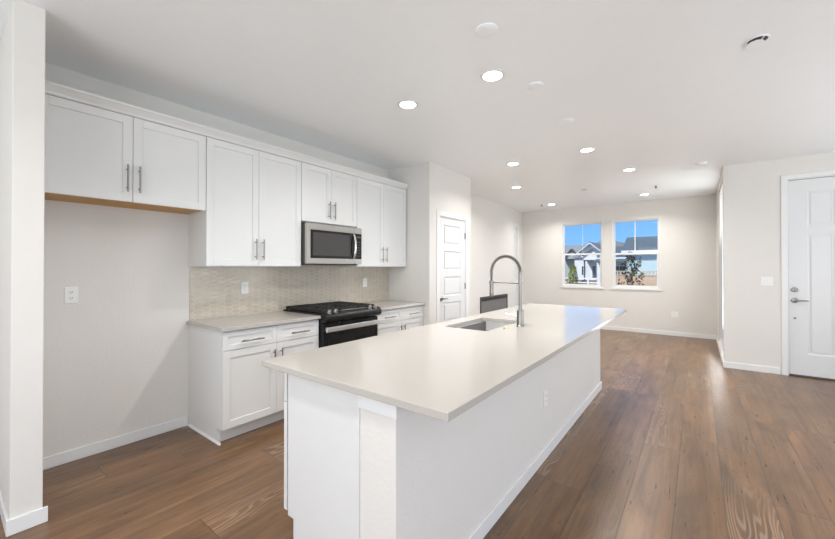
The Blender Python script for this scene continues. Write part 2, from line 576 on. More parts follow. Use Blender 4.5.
window(2, 2.065, 2.935, .935, 2.42, YF, 2.485, 1.68, .009)

# ------------------------------------------------------------ doors
def panel_door(parent, x0, x1, z1, yf, t, panels, m='door', name='door_leaf', zb=.01, dp=.012):
    """leaf with recessed, then raised panels; front at y=yf"""
    mb = MB()
    mb.box(x0, x1, yf+dp, yf+t, zb, z1)
    # frame pieces: cut by sorted columns/rows
    xs = sorted({p[0] for p in panels} | {p[1] for p in panels})
    cols = sorted({(p[0], p[1]) for p in panels})
    cur = x0
    for a, b in cols:
        mb.box(cur, a, yf, yf+dp+.0005, zb, z1)
        rows = sorted((p[2], p[3]) for p in panels if (p[0], p[1]) == (a, b))
        z = zb
        for c, d in rows:
            mb.box(a, b, yf, yf+dp+.0005, z, c)
            z = d
        mb.box(a, b, yf, yf+dp+.0005, z, z1)
        cur = b
    mb.box(cur, x1, yf, yf+dp+.0005, zb, z1)
    for a, b, c, d in panels:
        mb.box(a+.028, b-.028, yf+dp*.3, yf+dp+.0005, c+.028, d-.028, bev=.007, seg=1)
        # sloped moulding around the recess
        k = .012
        for pts in (((a, c), (b, c), (b-k, c+k), (a+k, c+k)), ((a, d), (b, d), (b-k, d-k), (a+k, d-k)),
                    ((a, c), (a, d), (a+k, d-k), (a+k, c+k)), ((b, c), (b, d), (b-k, d-k), (b-k, c+k))):
            mb._add([(pts[0][0], yf+.001, pts[0][1]), (pts[1][0], yf+.001, pts[1][1]), (pts[2][0], yf+dp+.0002, pts[2][1]), (pts[3][0], yf+dp+.0002, pts[3][1])], [(0, 1, 2, 3)])
    return mb.build(name, m, parent)

def casing(parent, x0, x1, z1, wd=.068, yf=-.014):
    mb = MB()
    mb.box(x0-wd, x0, yf, 0, 0, z1+wd, bev=.003).box(x1, x1+wd, yf, 0, 0, z1+wd, bev=.003).box(x0, x1, yf, 0, z1, z1+wd, bev=.003)
    mb.build('door_casing', 'trim', parent)

def jamb(parent, x0, x1, z1, d=.12):
    mb = MB()
    mb.box(x0, x0+.011, 0, d, 0, z1).box(x1-.011, x1, 0, d, 0, z1).box(x0+.011, x1-.011, 0, d, z1-.011, z1)
    mb.build('door_jamb', 'trim', parent)

def lever(parent, x, z, yf, dirx, length=.11, m='nickel', name='door_handle'):
    mb = MB()
    mb.lathe([(.033, yf), (.033, yf-.006), (.028, yf-.012), (.012, yf-.014), (.011, yf-.048), (.0, yf-.048)], (x, 0, z), 'y', 28)
    mb.tube([(x-dirx*.012, yf-.042, z), (x+dirx*.03, yf-.044, z), (x+dirx*length*.7, yf-.046, z+.001), (x+dirx*length, yf-.038, z)], [.010, .010, .0085, .006], 14)
    return mb.build(name, m, parent, smooth=True)

def hinge(parent, x, z, yf):
    mb = MB()
    mb.cyl((x, yf-.006, z-.045), (x, yf-.006, z+.045), .0075, seg=12)
    mb.box(x-.012, x+.012, yf-.002, yf+.001, z-.045, z+.045)
    mb.build('hinge', 'nickel', parent)

# pantry door: local x = world y, front towards +x
d1 = thing('door_1', (.7234, 4.20, 0), R90, kind='structure')
W1 = 4.925-4.20
jamb(d1, 0.0005, W1-.0005, 2.0945, .11)
casing(d1, 0, W1, 2.095, .070)
leaf = panel_door(d1, .014, W1-.014, 2.079, .004, .035,
           [(.125, W1-.14, a, b) for a, b in ((.15, .52), (.61, .885), (.975, 1.25), (1.34, 1.615), (1.705, 1.985))])
lever(leaf, .058, .945, .004, 1, .115)
for z in (.25, 1.10, 1.86):
    hinge(leaf, W1-.012, z, .004)

# front door, seen to its left part
d2 = thing('door_2', (4.468, YR, 0), 0, kind='structure')
W2 = 5.412-4.468
jamb(d2, 0.0005, W2-.0005, 2.5095, .12)
casing(d2, 0, W2, 2.51, .055)
leaf = panel_door(d2, .016, W2-.016, 2.493, .022, .045,
           [(.185, .42, .29, 1.80), (.185, .42, 1.90, 2.34), (W2-.42, W2-.185, .29, 1.80), (W2-.42, W2-.185, 1.90, 2.34)], zb=.022, dp=.006)
lever(leaf, .070, .962, .022, 1, .12)
db = MB()
db.lathe([(.031, .022), (.031, .012), (.026, .004), (.0, .003)], (.070, 0, 1.098), 'y', 28)
db.box(.064, .076, -.014, .006, 1.082, 1.114, bev=.003)
db.build('deadbolt', 'nickel', leaf, smooth=True)
MB().lathe([(.013, .022), (.013, .014), (.009, .010), (.0, .010)], (.070, 0, .735), 'y', 20).build('lock_button', 'nickel', leaf, smooth=True)
box(.012, W2-.012, -.006, .11, 0.0005, .016, bev=.003).build('threshold', 'threshold', d2)

# hall door far down the left wall
d3 = thing('door_3', (0, 8.02, 0), R90, kind='structure')
W3 = .69
jamb(d3, 0.0005, W3-.0005, 2.3595, .11)
mb = MB()
mb.box(W3, W3+.115, -.016, 0, 0, 2.475, bev=.003).box(.29, W3, -.016, 0, 2.36, 2.475, bev=.003)
mb.build('door_casing', 'trim', d3)
panel_door(d3, .014, W3-.014, 2.345, .004, .035, [(.12, W3-.12, .2, 1.0), (.12, W3-.12, 1.12, 2.2)])

# unseen patio door and windows, added to go with the fill lights
def added_window(n, loc, rz, wd, z0, z1, div):
    r = thing('window_%d' % n, loc, rz, kind='structure')
    mb = MB()
    f = .05
    mb.box(-wd/2+.001, -wd/2+f, .02, .09, z0, z1-.001).box(wd/2-f, wd/2-.001, .02, .09, z0, z1-.001)
    mb.box(-wd/2+f, wd/2-f, .02, .09, z0, z0+f).box(-wd/2+f, wd/2-f, .02, .09, z1-f, z1-.001)
    for k in range(1, div):
        x = -wd/2+wd*k/div
        mb.box(x-.03, x+.03, .02, .09, z0+f, z1-f)
    mb.build('window_frame', 'trim', r)
    box(-wd/2+f, wd/2-f, .05, .055, z0+f, z1-f).build('glass_pane', 'glass', r)
added_window(3, (XR, .6, 0), -R90, 3.6, .001, 2.4, 2)
added_window(4, (XR, 4.4, 0), -R90, 2.6, .701, 2.4, 3)
added_window(6, (3.844, 7.53, 0), -R90, 1.50, .101, 2.70, 2)  # window made up so that this wall shows as a bright strip
added_window(5, (3.4, YB, 0), PI, 4.4, .201, 2.5, 3)

# ------------------------------------------------------------ cabinets
def shaker(parent, x0, x1, z0, z1, y, name='door', st=.057, t=.019):
    """front at y (negative is out of the cabinet)"""
    mb = MB()
    b = .0012
    mb.box(x0, x0+st, y, y+t, z0, z1, bev=b, seg=1).box(x1-st, x1, y, y+t, z0, z1, bev=b, seg=1)
    mb.box(x0+st, x1-st, y, y+t, z0, z0+st, bev=b, seg=1).box(x0+st, x1-st, y, y+t, z1-st, z1, bev=b, seg=1)
    mb.box(x0+st-.001, x1-st+.001, y+.009, y+t-.002, z0+st-.001, z1-st+.001)
    return mb.build(name, 'cab', parent)

def pull(parent, x, z, y, length, vertical=True):
    mb = MB()
    off = y-.032
    h = length/2
    q = h*.68
    if vertical:
        mb.cyl((x, off, z-h), (x, off, z+h), .0062, seg=12)
        for s in (-q, q):
            mb.cyl((x, y, z+s), (x, off, z+s), .005, seg=10)
    else:
        mb.cyl((x-h, off, z), (x+h, off, z), .0062, seg=12)
        for s in (-q, q):
            mb.cyl((x+s, y, z), (x+s, off, z), .005, seg=10)
    return mb.build('handle', 'nickel', parent, smooth=True)

def upper_cabinet(y0, y1, z0, z1, label, hz, depth=.318, front=.34, under=None):
    """doors in a pair; world y0..y1; front face of the doors at x=front"""
    r = thing('wall_cabinet', (0, y0, z0), R90, label, 'cabinet', 'white wall cabinets along the kitchen wall')
    wd, h = y1-y0, z1-z0
    mb = MB()
    g = .0006
    mb.box(g, .018, -depth, -.001, 0, h).box(wd-.018, wd-g, -depth, -.001, 0, h)
    mb.box(.018, wd-.018, -depth, -.001, h-.018, h).box(.018, wd-.018, -.012, -.001, .018, h-.018)
    if under is None:
        mb.box(.018, wd-.018, -depth, -.001, .0, .018)
    mb.build('cabinet_body', 'cab', r)
    if under is not None:
        tag(box(.0185, wd-.0185, -depth+.0, -.001, .003, .018).build('underside_panel', 'birch', r), 'raw birch underside')
    box(.018, wd-.018, -depth+.001, -depth+.012, .02, h-.02).build('gap_shade', 'gap', r)
    fw = .003
    yd = -front
    mid = wd/2
    for k, (a, b) in enumerate(((fw, mid-.0016), (mid+.0016, wd-fw))):
        dr = shaker(r, a, b, .006, h-.004, yd)
        hx = (b-.034) if k == 0 else (a+.034)
        pull(dr, hx, hz-z0, yd, .19)
    return r
TOP = 2.462
upper_cabinet(.357, 1.344, 1.842, TOP, 'shorter white shaker wall cabinet with wood underside over the empty fridge alcove', 2.010, under=1)
upper_cabinet(1.344, 2.258, 1.388, TOP, 'tall white two-door wall cabinet left of the microwave', 1.545)
upper_cabinet(2.258, 3.027, 1.856, TOP, 'small white two-door wall cabinet directly above the microwave', 2.005)
upper_cabinet(3.027, 3.957, 1.388, TOP, 'tall white two-door wall cabinet right of the microwave against the pantry wall', 1.545)
cm = MB()
cm.prism([(.002, 2.4635), (.335, 2.4635), (.341, 2.470), (.346, 2.482), (.360, 2.500), (.371, 2.513), (.377, 2.517), (.377, 2.530), (.002, 2.530)], 'y', .357, 3.962)
tag(cm.build('crown_molding', 'cab'), 'long white crown molding running on top of all the wall cabinets', 'molding')

def base_cabinet(y0, y1, seam, label, lside=True):
    r = thing('base_cabinet', (0, y0, 0), R90, label, 'cabinet', 'white base cabinets under the wall worktops')
    wd = y1-y0
    h = .8835
    mb = MB()
    for a, b in ((.0, .018), (wd-.018, wd)):
        mb.prism([(-.002, 0), (-.002, h), (-.608, h), (-.608, .112), (-.540, .112), (-.540, 0)], 'x', a+.0005, b-.0005)
    mb.box(.018, wd-.018, -.60, -.01, .112, .130).box(.018, wd-.018, -.02, -.01, .13, h)
    mb.box(.018, wd-.018, -.608, -.50, h-.018, h)
    mb.build('cabinet_body', 'cab', r)
    box(.0185, wd-.0185, -.548, -.535, 0.001, .112).build('toe_kick', 'cab', r)
    box(.018, wd-.018, -.607, -.600, .13, h-.018).build('gap_shade', 'gap', r)
    yd = -.629
    for k, (a, b) in enumerate(((.003, seam-.0016), (seam+.0016, wd-.003))):
        dw = shaker(r, a, b, .728, .872, yd, 'drawer', st=.040)
        pull(dw, (a+b)/2, .789, yd, .19, False)
        dr = shaker(r, a, b, .116, .724, yd)
        pull(dr, (b-.034) if k == 0 else (a+.034), .590, yd, .17)
    if lside:
        sh = MB()
        sh.prism([(0, 0), (-.014, 0), (-.012, .008), (-.006, .014), (0, .016)], 'y', -.604, -.015)
        sh.build('shoe_molding', 'trim', r)
    return r
base_cabinet(1.346, 2.256, .462, 'white base cabinet with two drawers left of the range beside the fridge alcove')
base_cabinet(3.030, 3.966, .478, 'white base cabinet with two drawers right of the range by the pantry wall', lside=False)

def slab(x0, x1, y0, y1, z0, z1, hole=None, bev=.003):
    bm = bmesh.new()
    o = [bm.verts.new(p) for p in ((x0, y0, z1), (x1, y0, z1), (x1, y1, z1), (x0, y1, z1))]
    if hole:
        a, b, c, d, rr = hole
        q = []
        for (cx, cy, s) in ((a+rr, c+rr, PI), (b-rr, c+rr, 1.5*PI), (b-rr, d-rr, 0), (a+rr, d-rr, .5*PI)):
            q.append([bm.verts.new((cx+rr*math.cos(s+k*PI/8), cy+rr*math.sin(s+k*PI/8), z1)) for k in range(5)])
        for i in range(4):
            j = (i+1) % 4
            bm.faces.new([o[i], o[j], q[j][0], q[i][4]])
            bm.faces.new([o[i]] + q[i][::-1])
    else:
        bm.faces.new(o)
    r = bmesh.ops.extrude_face_region(bm, geom=bm.faces[:])
    for v in r['geom']:
        if isinstance(v, bmesh.types.BMVert):
            v.co.z = z0
    bmesh.ops.recalc_face_normals(bm, faces=bm.faces[:])
    if bev:
        es = [ed for ed in bm.edges if len(ed.link_faces) == 2 and ed.calc_face_angle(0) > 1.0]
        bmesh.ops.bevel(bm, geom=es, offset=bev, segments=3, affect='EDGES', profile=.5)
    mb = MB()
    mb.bm.free()
    mb.bm = bm
    return mb
tag(slab(.0, .657, 1.329, 2.2575, .884, .914).build('worktop', 'quartz'), 'short white quartz worktop left of the range, open end by the fridge alcove', 'worktop', 'wall worktops')
tag(slab(.0, .657, 3.0265, YE-.002, .884, .914).build('worktop', 'quartz'), 'short white quartz worktop right of the range, against the pantry wall', 'worktop', 'wall worktops')

# ------------------------------------------------------------ gas range
rg = thing('gas_range', (0, 2.262, 0), R90, 'black and stainless slide-in gas range with cast iron grates', 'range')
RW = .760
box(.001, RW-.001, -.650, -.030, .012, .900, bev=.002).build('range_body', 'black', rg)
box(-.004, RW+.004, -.660, -.012, .9155, .930, bev=.005).build('cooktop', 'blackglass', rg)
box(.002, RW-.002, -.650, -.028, .900, .9155).build('cooktop_base', 'black', rg)
cp = MB()
prof = [(-.652, .845), (-.652, .936), (-.668, .946), (-.700, .942), (-.728, .926), (-.744, .898), (-.740, .868), (-.718, .848)]
cp.prism(prof, 'x', -.002, RW+.002)
cpo = cp.build('control_panel', 'black', rg, smooth=True)
box(.20, .565, -.700, -.664, .9455, .950, bev=.001).build('trim_strip', 'steel_h', cpo)
for x in (.045, .125, .60, .68):
    k = MB()
    c = Vector((x, -.714, .936))
    n = Vector((0, -.42, .91)).normalized()
    k.tube([c, c+n*.008, c+n*.010, c+n*.032, c+n*.035], [.024, .024, .019, .0175, .015], 24)
    k.build('knob', 'steel_h', cpo, smooth=True)
for (x, y, r_) in ((.15, -.50, .045), (.15, -.20, .035), (.38, -.35, .052), (.61, -.50, .045), (.61, -.20, .035)):
    bn = MB()
    bn.lathe([(r_+.012, .930), (r_+.010, .938), (r_, .938), (r_, .947), (r_-.01, .950), (0, .950)], (x, y, 0), 'z', 28)
    bn.build('burner', 'iron', rg, smooth=True)
for gx in (.012, .260, .508):
    g = MB()
    gw = .240
    y0, y1 = -.635, -.045
    zt0, zt1 = .936, .966
    th = .011
    for y in (y0, y0+(y1-y0)/2-th/2, y1-th):
        g.box(gx, gx+gw, y, y+th, zt0, zt1, bev=.002, seg=1)
    for x in (gx, gx+gw-th):
        g.box(x, x+th, y0, y1, zt0, zt1, bev=.002, seg=1)
    for j in range(1, 8):
        if j == 4:
            continue
        y = y0+(y1-y0)*j/8-th/2
        g.box(gx+th, gx+gw*.40, y, y+th*.8, zt0+.001, zt1, bev=.002, seg=1)
        g.box(gx+gw*.60, gx+gw-th, y, y+th*.8, zt0+.001, zt1, bev=.002, seg=1)
    for j in (.33, .67):
        g.box(gx+gw*j-th/2, gx+gw*j+th/2, y0+.01, y1-.01, zt0+.001, zt1-.0005, bev=.002, seg=1)
    for x in (gx+.004, gx+gw-.018):
        for y in (y0+.003, y1-.016, (y0+y1)/2-.006):
            g.box(x, x+.013, y, y+.013, .930, zt0+.002)
    g.build('grate', 'iron', rg)
od = box(.004, RW-.004, -.688, -.652, .195, .835, bev=.004).build('oven_door', 'black', rg)
box(.055, RW-.055, -.690, -.687, .27, .70, bev=.001).build('oven_window', 'blackglass', od)
oh = MB()
oh.box(-.002, RW-.030, -.748, -.728, .755, .803, bev=.006, seg=3)
for x in (.02, RW-.075):
    oh.box(x, x+.032, -.731, -.686, .762, .796, bev=.003)
oh.build('oven_handle', 'steel_b', od)
wd_ = box(.004, RW-.004, -.684, -.652, .045, .188, bev=.004).build('warming_drawer', 'black', rg)
box(.03, RW-.03, -.60, -.06, 0, .012).build('range_base', 'slot', rg)

# ------------------------------------------------------------ microwave
mw = thing('microwave', (0, 2.263, 1.407), R90, 'stainless over-the-range microwave with black window above the range', 'microwave')
MWW, MH = .762, .432
box(0, MWW, -.390, -.002, .012, MH, bev=.002).build('microwave_body', 'darkgrey', mw)
box(.01, MWW-.01, -.36, -.02, .0, .0125).build('vent_base', 'darkgrey', mw)
md = MB()
xd = .648
md.box(.0, xd, -.425, -.3905, .362, MH-.002, bev=.003).box(.0, xd, -.425, -.3905, .012, .070, bev=.003)
md.box(.0, .045, -.425, -.3905, .070, .362, bev=.003)
mdo = md.build('microwave_door', 'steel_h', mw)
box(.0455, xd, -.422, -.3905, .0705, .3615, bev=.001).build('door_glass', 'blackglass', mdo)
box(.075, xd-.075, -.4235, -.4218, .098, .338, bev=.0005).build('viewing_window', 'ovenglass', mdo)
hd = MB()
pts = []
for i in range(13):
    a = i/12
    pts.append((xd-.018, -.427-.034*math.sin(PI*a)**.6, .075+.275*a))
hd.tube(pts, .013, 14)
hd.build('door_handle', 'chrome', mdo, smooth=True)
cpn = box(xd+.002, MWW-.001, -.422, -.3905, .0705, .3615, bev=.002).build('control_panel', 'blackglass', mw)
box(xd+.002, MWW-.001, -.425, -.3905, .362, MH-.002, bev=.003).build('panel_trim', 'steel_h', cpn)
box(xd+.002, MWW-.001, -.425, -.3905, .012, .070, bev=.003).build('panel_trim', 'steel_h', cpn)
box(xd+.030, MWW-.018, -.4232, -.4218, .312, .336).build('display', 'darkgrey', cpn)
kp = MB()
for i in range(3):
    for j in range(6):
        kp.box(xd+.028+i*.024, xd+.043+i*.024, -.4230, -.4218, .10+j*.032, .114+j*.032)
kp.build('keypad', 'darkgrey', cpn)

# ------------------------------------------------------------ island
IX0, IX1, IY0, IY1 = 2.481, 2.670, 1.028, 4.595
struct('wall_island', box(IX0, IX1, IY0, IY1, 0, .8235, bev=.003), 'wall')
ib = MB()
ib.box(IX0, 2.682, 1.016, 4.607, .8238, .8835, bev=.002)
struct('trim_1', ib, 'trim')
base('baseboard_island', IX1, IX1+.014, IY0+.0, IY1+.0)
base('baseboard_island_near', IX0+.001, IX1+.014, IY0-.013, IY0)
base('baseboard_island_far', IX0, IX1+.014, IY1, IY1+.013)

def island_cabinet(ya, yb, label, kind, end=None):
    """faces -x; local x runs towards -y; local y=0 is the half wall"""
    r = thing('island_cabinet', (2.4795, yb, 0), -R90, label, 'cabinet', 'white cabinets along the kitchen side of the island')
    wd = yb-ya
    h, D = .8835, .500
    TK = .185
    mb = MB()
    for a, b in ((0, .018), (wd-.018, wd)):
        mb.prism([(-.001, 0), (-.001, h), (-D, h), (-D, TK), (-D+.045, TK), (-D+.045, 0)], 'x', a+.0004, b-.0004)
    mb.box(.018, wd-.018, -D+.005, -.01, TK, TK+.018).box(.018, wd-.018, -.014, -.004, TK, h)
    mb.build('cabinet_body', 'cab', r)
    box(.0185, wd-.0185, -D+.05, -D+.062, 0.001, TK).build('toe_kick', 'cab', r)
    box(.0185, wd-.0185, -D, -D+.006, TK+.02, h-.004).build('gap_shade', 'gap', r)
    yd = -D-.038
    ex = .010 if end == 'near' else -.003
    if kind == 'drawers':
        for a, b in ((TK+.016, .46), (.464, .724), (.728, .872)):
            dw = shaker(r, .003, wd-.003, a, b, yd, 'drawer', st=.05, t=.024)
            pull(dw, wd/2, (a+b)/2, yd, .19, False)
    else:
        mid = wd/2
        for k, (a, b) in enumerate(((.003, mid-.0016), (mid+.0016, wd+ex))):
            shaker(r, a, b, .728, .872, yd, 'drawer_front', st=.04, t=.024)
            dr = shaker(r, a, b, TK+.016, .724, yd, t=.024)
            pull(dr, (b-.034) if k == 0 else (a+.034), .60, yd, .17)
    if end == 'near':
        sp_ = MB()
        sp_.prism([(-.001, 0), (-.001, h), (-D, h), (-D, TK), (-D+.045, TK), (-D+.045, 0)], 'x', wd, wd+.012)
        sp_.build('end_panel', 'cab', r)
        box(wd+.0121, wd+.018, -.028, -.001, .0, h, bev=.001).build('corner_stile', 'cab', r)
    return r
island_cabinet(1.046, 2.30, 'white island cabinet at the near end whose broad end panel faces the viewer', 'doors', 'near')
island_cabinet(2.301, 3.26, 'white island cabinet under the sink, hidden behind the worktop', 'doors')
island_cabinet(3.261, 4.585, 'white island cabinet at the far end nearest the living area', 'drawers')
tag(slab(1.809, 2.920, .993, 4.695, .884, .914, hole=(1.955, 2.330, 2.44, 3.10, .02)).build('island_worktop', 'quartz'),
    'huge white quartz island worktop overhanging on the right side', 'worktop')

sk = thing('sink', (2.1425, 2.77, .664), 0, 'rectangular stainless undermount sink let into the island worktop', 'sink')
sx, sy, sd = .1975, .340, .2195
mb = MB()
t_ = .003
mb.box(-sx, sx, -sy, sy, 0, t_)
mb.box(-sx, -sx+t_, -sy, sy, t_, sd).box(sx-t_, sx, -sy, sy, t_, sd)
mb.box(-sx+t_, sx-t_, -sy, -sy+t_, t_, sd).box(-sx+t_, sx-t_, sy-t_, sy, t_, sd)
mb.build('basin', 'steel', sk)
MB().lathe([(.045, t_), (.045, t_+.003), (.030, t_+.004), (.028, t_+.001), (0, t_+.001)], (0, .05, 0), 'z', 28).build('drain', 'nickel', sk, smooth=True)

fc = thing('faucet', (2.440, 2.80, .914), 0, 'tall brushed nickel spring faucet arching over the island sink', 'faucet')
MB().lathe([(.030, 0), (.030, .006), (.0265, .010), (.0265, .125), (.0245, .130), (0, .130)], (0, 0, 0), 'z', 32).build('faucet_base', 'nickel', fc, smooth=True)
MB().cyl((0, 0, .128), (0, 0, .425), .0135, seg=20).build('riser', 'nickel', fc, smooth=True)
R_ = .1235
arc = [(0, 0, .42)] + [(-R_+R_*math.cos(a), 0, .435+R_*math.sin(a)) for a in [PI*i/24 for i in range(25)]] + [(-2*R_, 0, .345)]
MB().tube(arc, .0085, 12).build('hose', 'darkgrey', fc, smooth=True)
# coil spring around the arch
co = []
A = [Vector(p) for p in arc]
seglen = [0]
for a, b in zip(A, A[1:]):
    seglen.append(seglen[-1]+(b-a).length)
tot = seglen[-1]-.045
turns, per = 24, 12
for i in range(turns*per+1):
    s = tot*i/(turns*per)
    j = max(k for k in range(len(A)) if seglen[k] <= s+1e-9)
    j = min(j, len(A)-2)
    f = (s-seglen[j])/(seglen[j+1]-seglen[j])
    p = A[j].lerp(A[j+1], f)
    d = (A[j+1]-A[j]).normalized()
    n = Vector((0, 1, 0))
    bn = d.cross(n)
    th = 2*PI*i/per
    co.append(p+(n*math.cos(th)+bn*math.sin(th))*.0135)
MB().tube(co, .0034, 6).build('spring', 'nickel', fc, smooth=True)
mb = MB()
mb.lathe([(.011, .36), (.0135, .355), (.0135, .335), (.016, .33), (.0175, .26), (.0175, .232), (.014, .226), (0, .226)], (-2*R_, 0, 0), 'z', 24)
mb.build('spray_head', 'nickel', fc, smooth=True)
mb = MB()
mb.cyl((-.008, 0, .342), (-2*R_+.012, 0, .342), .0065, seg=14)
mb.lathe([(.0185, .350), (.0185, .334)], (0, 0, 0), 'z', 24)
mb.lathe([(.0195, .352), (.0195, .332)], (-2*R_, 0, 0), 'z', 24)
mb.build('holder_arm', 'nickel', fc, smooth=True)
mb = MB()
mb.cyl((-.020, -.0, .085), (-.045, -.006, .085), .014, seg=18)
mb.tube([(-.038, -.005, .085), (-.07, -.012, .089), (-.118, -.022, .096)], [.0065, .006, .0048], 12)
mb.build('lever_handle', 'chrome', fc, smooth=True)
tag(MB().lathe([(.021, .9141), (.021, .919), (.016, .922), (0, .922)], (2.392, 2.635, 0), 'z', 28).build('air_switch_button', 'brass', smooth=True),
    'small round bronze-toned button set in the island worktop beside the sink', 'button')

# ------------------------------------------------------------ fireplace
fp = thing('fireplace', (.0905, 6.60, .20), R90, 'wide dark framed fireplace on the white wall behind the faucet', 'fireplace')
FW, FH = 1.30, .585
mb = MB()
mb.box(0, FW, -.022, -.0, FH-.028, FH, bev=.002).box(0, FW, -.022, 0, 0, .028, bev=.002)
mb.box(0, .028, -.022, 0, .028, FH-.028, bev=.002).box(FW-.028, FW, -.022, 0, .028, FH-.028, bev=.002)
mb.build('fireplace_frame', 'darkgrey', fp)
box(.028, FW-.028, -.020, -.001, FH-.085, FH-.028).build('top_band', 'black', fp)  # black band across the top of the screen
box(.028, FW-.028, -.010, -.001, .028, FH-.085).build('mesh_screen', 'firegrey', fp)

# ------------------------------------------------------------ outlets and switches
def outlet(loc, rz, label, group=None, wd=.072, ht=.116, kind='duplex'):
    r = thing('wall_outlet', loc, rz, label, 'outlet', group)
    pl = box(-wd/2, wd/2, -.0065, -.0005, -ht/2, ht/2, bev=.0025).build('cover_plate', 'plastic', r)
    for z in (-.021, .021):
        rc = box(-.017, .017, -.0085, -.006, z-.014, z+.014, bev=.002).build('receptacle', 'plastic', r)
        s = MB()
        s.box(-.0075, -.0045, -.0088, -.0083, z-.003, z+.006).box(.0045, .0075, -.0088, -.0083, z-.003, z+.006).box(-.002, .002, -.0088, -.0083, z-.010, z-.006)
        s.build('slots', 'slot', rc)
    return r
outlet((0, .583, 1.183), R90, 'white outlet alone on the wall of the empty fridge alcove')
outlet((.009, 1.842, 1.180), R90, 'white outlet in the tile backsplash left of the range')
outlet((.009, 3.482, 1.178), R90, 'white outlet in the tile backsplash right of the range')
outlet((2.670, 2.69, .430), R90, 'white outlet on the side of the island above its baseboard')
outlet((3.184, YF, .430), 0, 'small white outlet low on the far wall right of the windows', wd=.115, ht=.112)
sw = thing('light_switch', (4.278, YR, 1.200), 0, 'white double rocker switch on the wall left of the front door', 'switch')
box(-.060, .060, -.0065, -.0005, -.059, .059, bev=.0025).build('cover_plate', 'plastic', sw)
for x in (-.023, .023):
    box(x-.0165, x+.0165, -.011, -.006, -.033, .033, bev=.003).build('rocker', 'plastic', sw)

# ------------------------------------------------------------ ceiling fittings
def downlight(x, y, label):
    r = thing('recessed_light', (x, y, H), 0, label, 'ceiling light', 'round recessed ceiling lights')
    MB().lathe([(.088, -.0005), (.088, -.004), (.080, -.008), (.068, -.009), (.066, -.004)], (0, 0, 0), 'z', 36).build('trim_ring', 'trim', r, smooth=True)
    MB().lathe([(.0, -.013), (.03, -.0125), (.055, -.0105), (.070, -.008), (.0705, -.001), (0, -.001)], (0, 0, 0), 'z', 32).build('lens', 'lens', r)
    light('lamp', 'AREA', (0, 0, -.016), (0, 0, 0), LAMP_W, (1, .975, .94), parent=r, shape='DISK', size=.13, spread=math.radians(142))
    return r
downlight(1.576, 2.456, 'bright recessed light nearest the wall cabinets, left of the near pair')
downlight(2.367, 2.461, 'bright recessed light above the near part of the island, right of the near pair')
downlight(2.511, 4.702, 'recessed light above the far end of the island')
downlight(1.574, 4.727, 'recessed light in front of the pantry door')
downlight(1.045, 6.134, 'recessed light in front of the fireplace wall beyond the pantry')
downlight(2.780, 6.02, 'recessed light on the right side just beyond the island')
downlight(.984, 8.28, 'recessed light near the far left corner above the left window')
downlight(2.745, 8.25, 'recessed light near the far wall above the right window')

downlight(2.25, .40, 'added recessed light nearest the fridge alcove, above the left edge of the picture')  # extra lamp, added to brighten the alcove wall
downlight(5.5, 4.2, 'added recessed light before the front door, outside the picture')  # extra unseen lamp, added for more light in the entry

def cover(x, y, r_, label, name='ceiling_cover_plate', m='ceil'):
    return tag(MB().lathe([(r_, -.0004), (r_, -.005), (r_-.006, -.0085), (r_*.5, -.010), (0, -.0105)], (0, 0, 0), 'z', 36).build(name, m, loc=(x, y, H), smooth=True),
               label, 'cover plate', 'blank round plates on the ceiling above the island')
cover(2.565, 1.972, .066, 'round white ceiling plate nearest the viewer, first above the island')
cover(2.560, 2.803, .062, 'round white ceiling plate in the middle of the row above the island')
cover(2.559, 3.667, .066, 'round white ceiling plate furthest along the row above the island')

sd_ = thing('smoke_detector', (3.60, 6.22, H), 0, 'white round smoke detector on the ceiling near the entry corner', 'smoke detector')
MB().lathe([(.065, -.0005), (.065, -.012), (.055, -.030), (.040, -.036), (0, -.036)], (0, 0, 0), 'z', 32).build('housing', 'plastic', sd_, smooth=True)
MB().lathe([(.062, -.012), (.0655, -.014), (.0655, -.017), (.060, -.019)], (0, 0, 0), 'z', 32).build('sensor_ring', 'plastic', sd_, smooth=True)

vt = thing('ceiling_vent', (3.62, 6.98, H), 0, 'white slotted ceiling vent beside the smoke detector', 'vent')
vt.location = (3.52, 6.62, H)
mb = MB()
mb.box(-.15, .15, -.085, -.065, -.006, -.0005, bev=.002).box(-.15, .15, .065, .085, -.006, -.0005, bev=.002)
mb.box(-.15, -.13, -.065, .065, -.006, -.0005, bev=.002).box(.13, .15, -.065, .065, -.006, -.0005, bev=.002)
mb.build('vent_frame', 'ceil', vt)
mb = MB()
for k in range(7):
    y = -.055+k*.018
    mb.prism([(y, -.001), (y+.010, -.006), (y+.012, -.005), (y+.003, -.0005)], 'x', -.13, .13)
mb.build('louvers', 'ceil', vt)

op = thing('open_ceiling_fitting', (3.855, 3.075, H), math.radians(15), 'small round ceiling opening with a dark gap and crooked white cover', 'ceiling fitting')
MB().lathe([(.058, -.0005), (.058, -.004), (.050, -.006), (.048, -.0008)], (0, 0, 0), 'z', 32).build('ring', 'ceil', op, smooth=True)
MB().lathe([(0, -.0005), (.048, -.0005), (.048, -.002), (0, -.002)], (0, 0, 0), 'z', 32).build('dark_opening', 'slot', op)
pl = MB().lathe([(0, -.0), (.044, -.0), (.044, -.004), (0, -.004)], (0, 0, 0), 'z', 32).build('cover_disc', 'ceil', op, smooth=True)
pl.location = (-.0, .032, -.008)
pl.rotation_euler = (math.radians(-5), 0, 0)
box(.014, .019, -.05, .02, -.008, -.002).build('spring_clip', 'ceil', op)

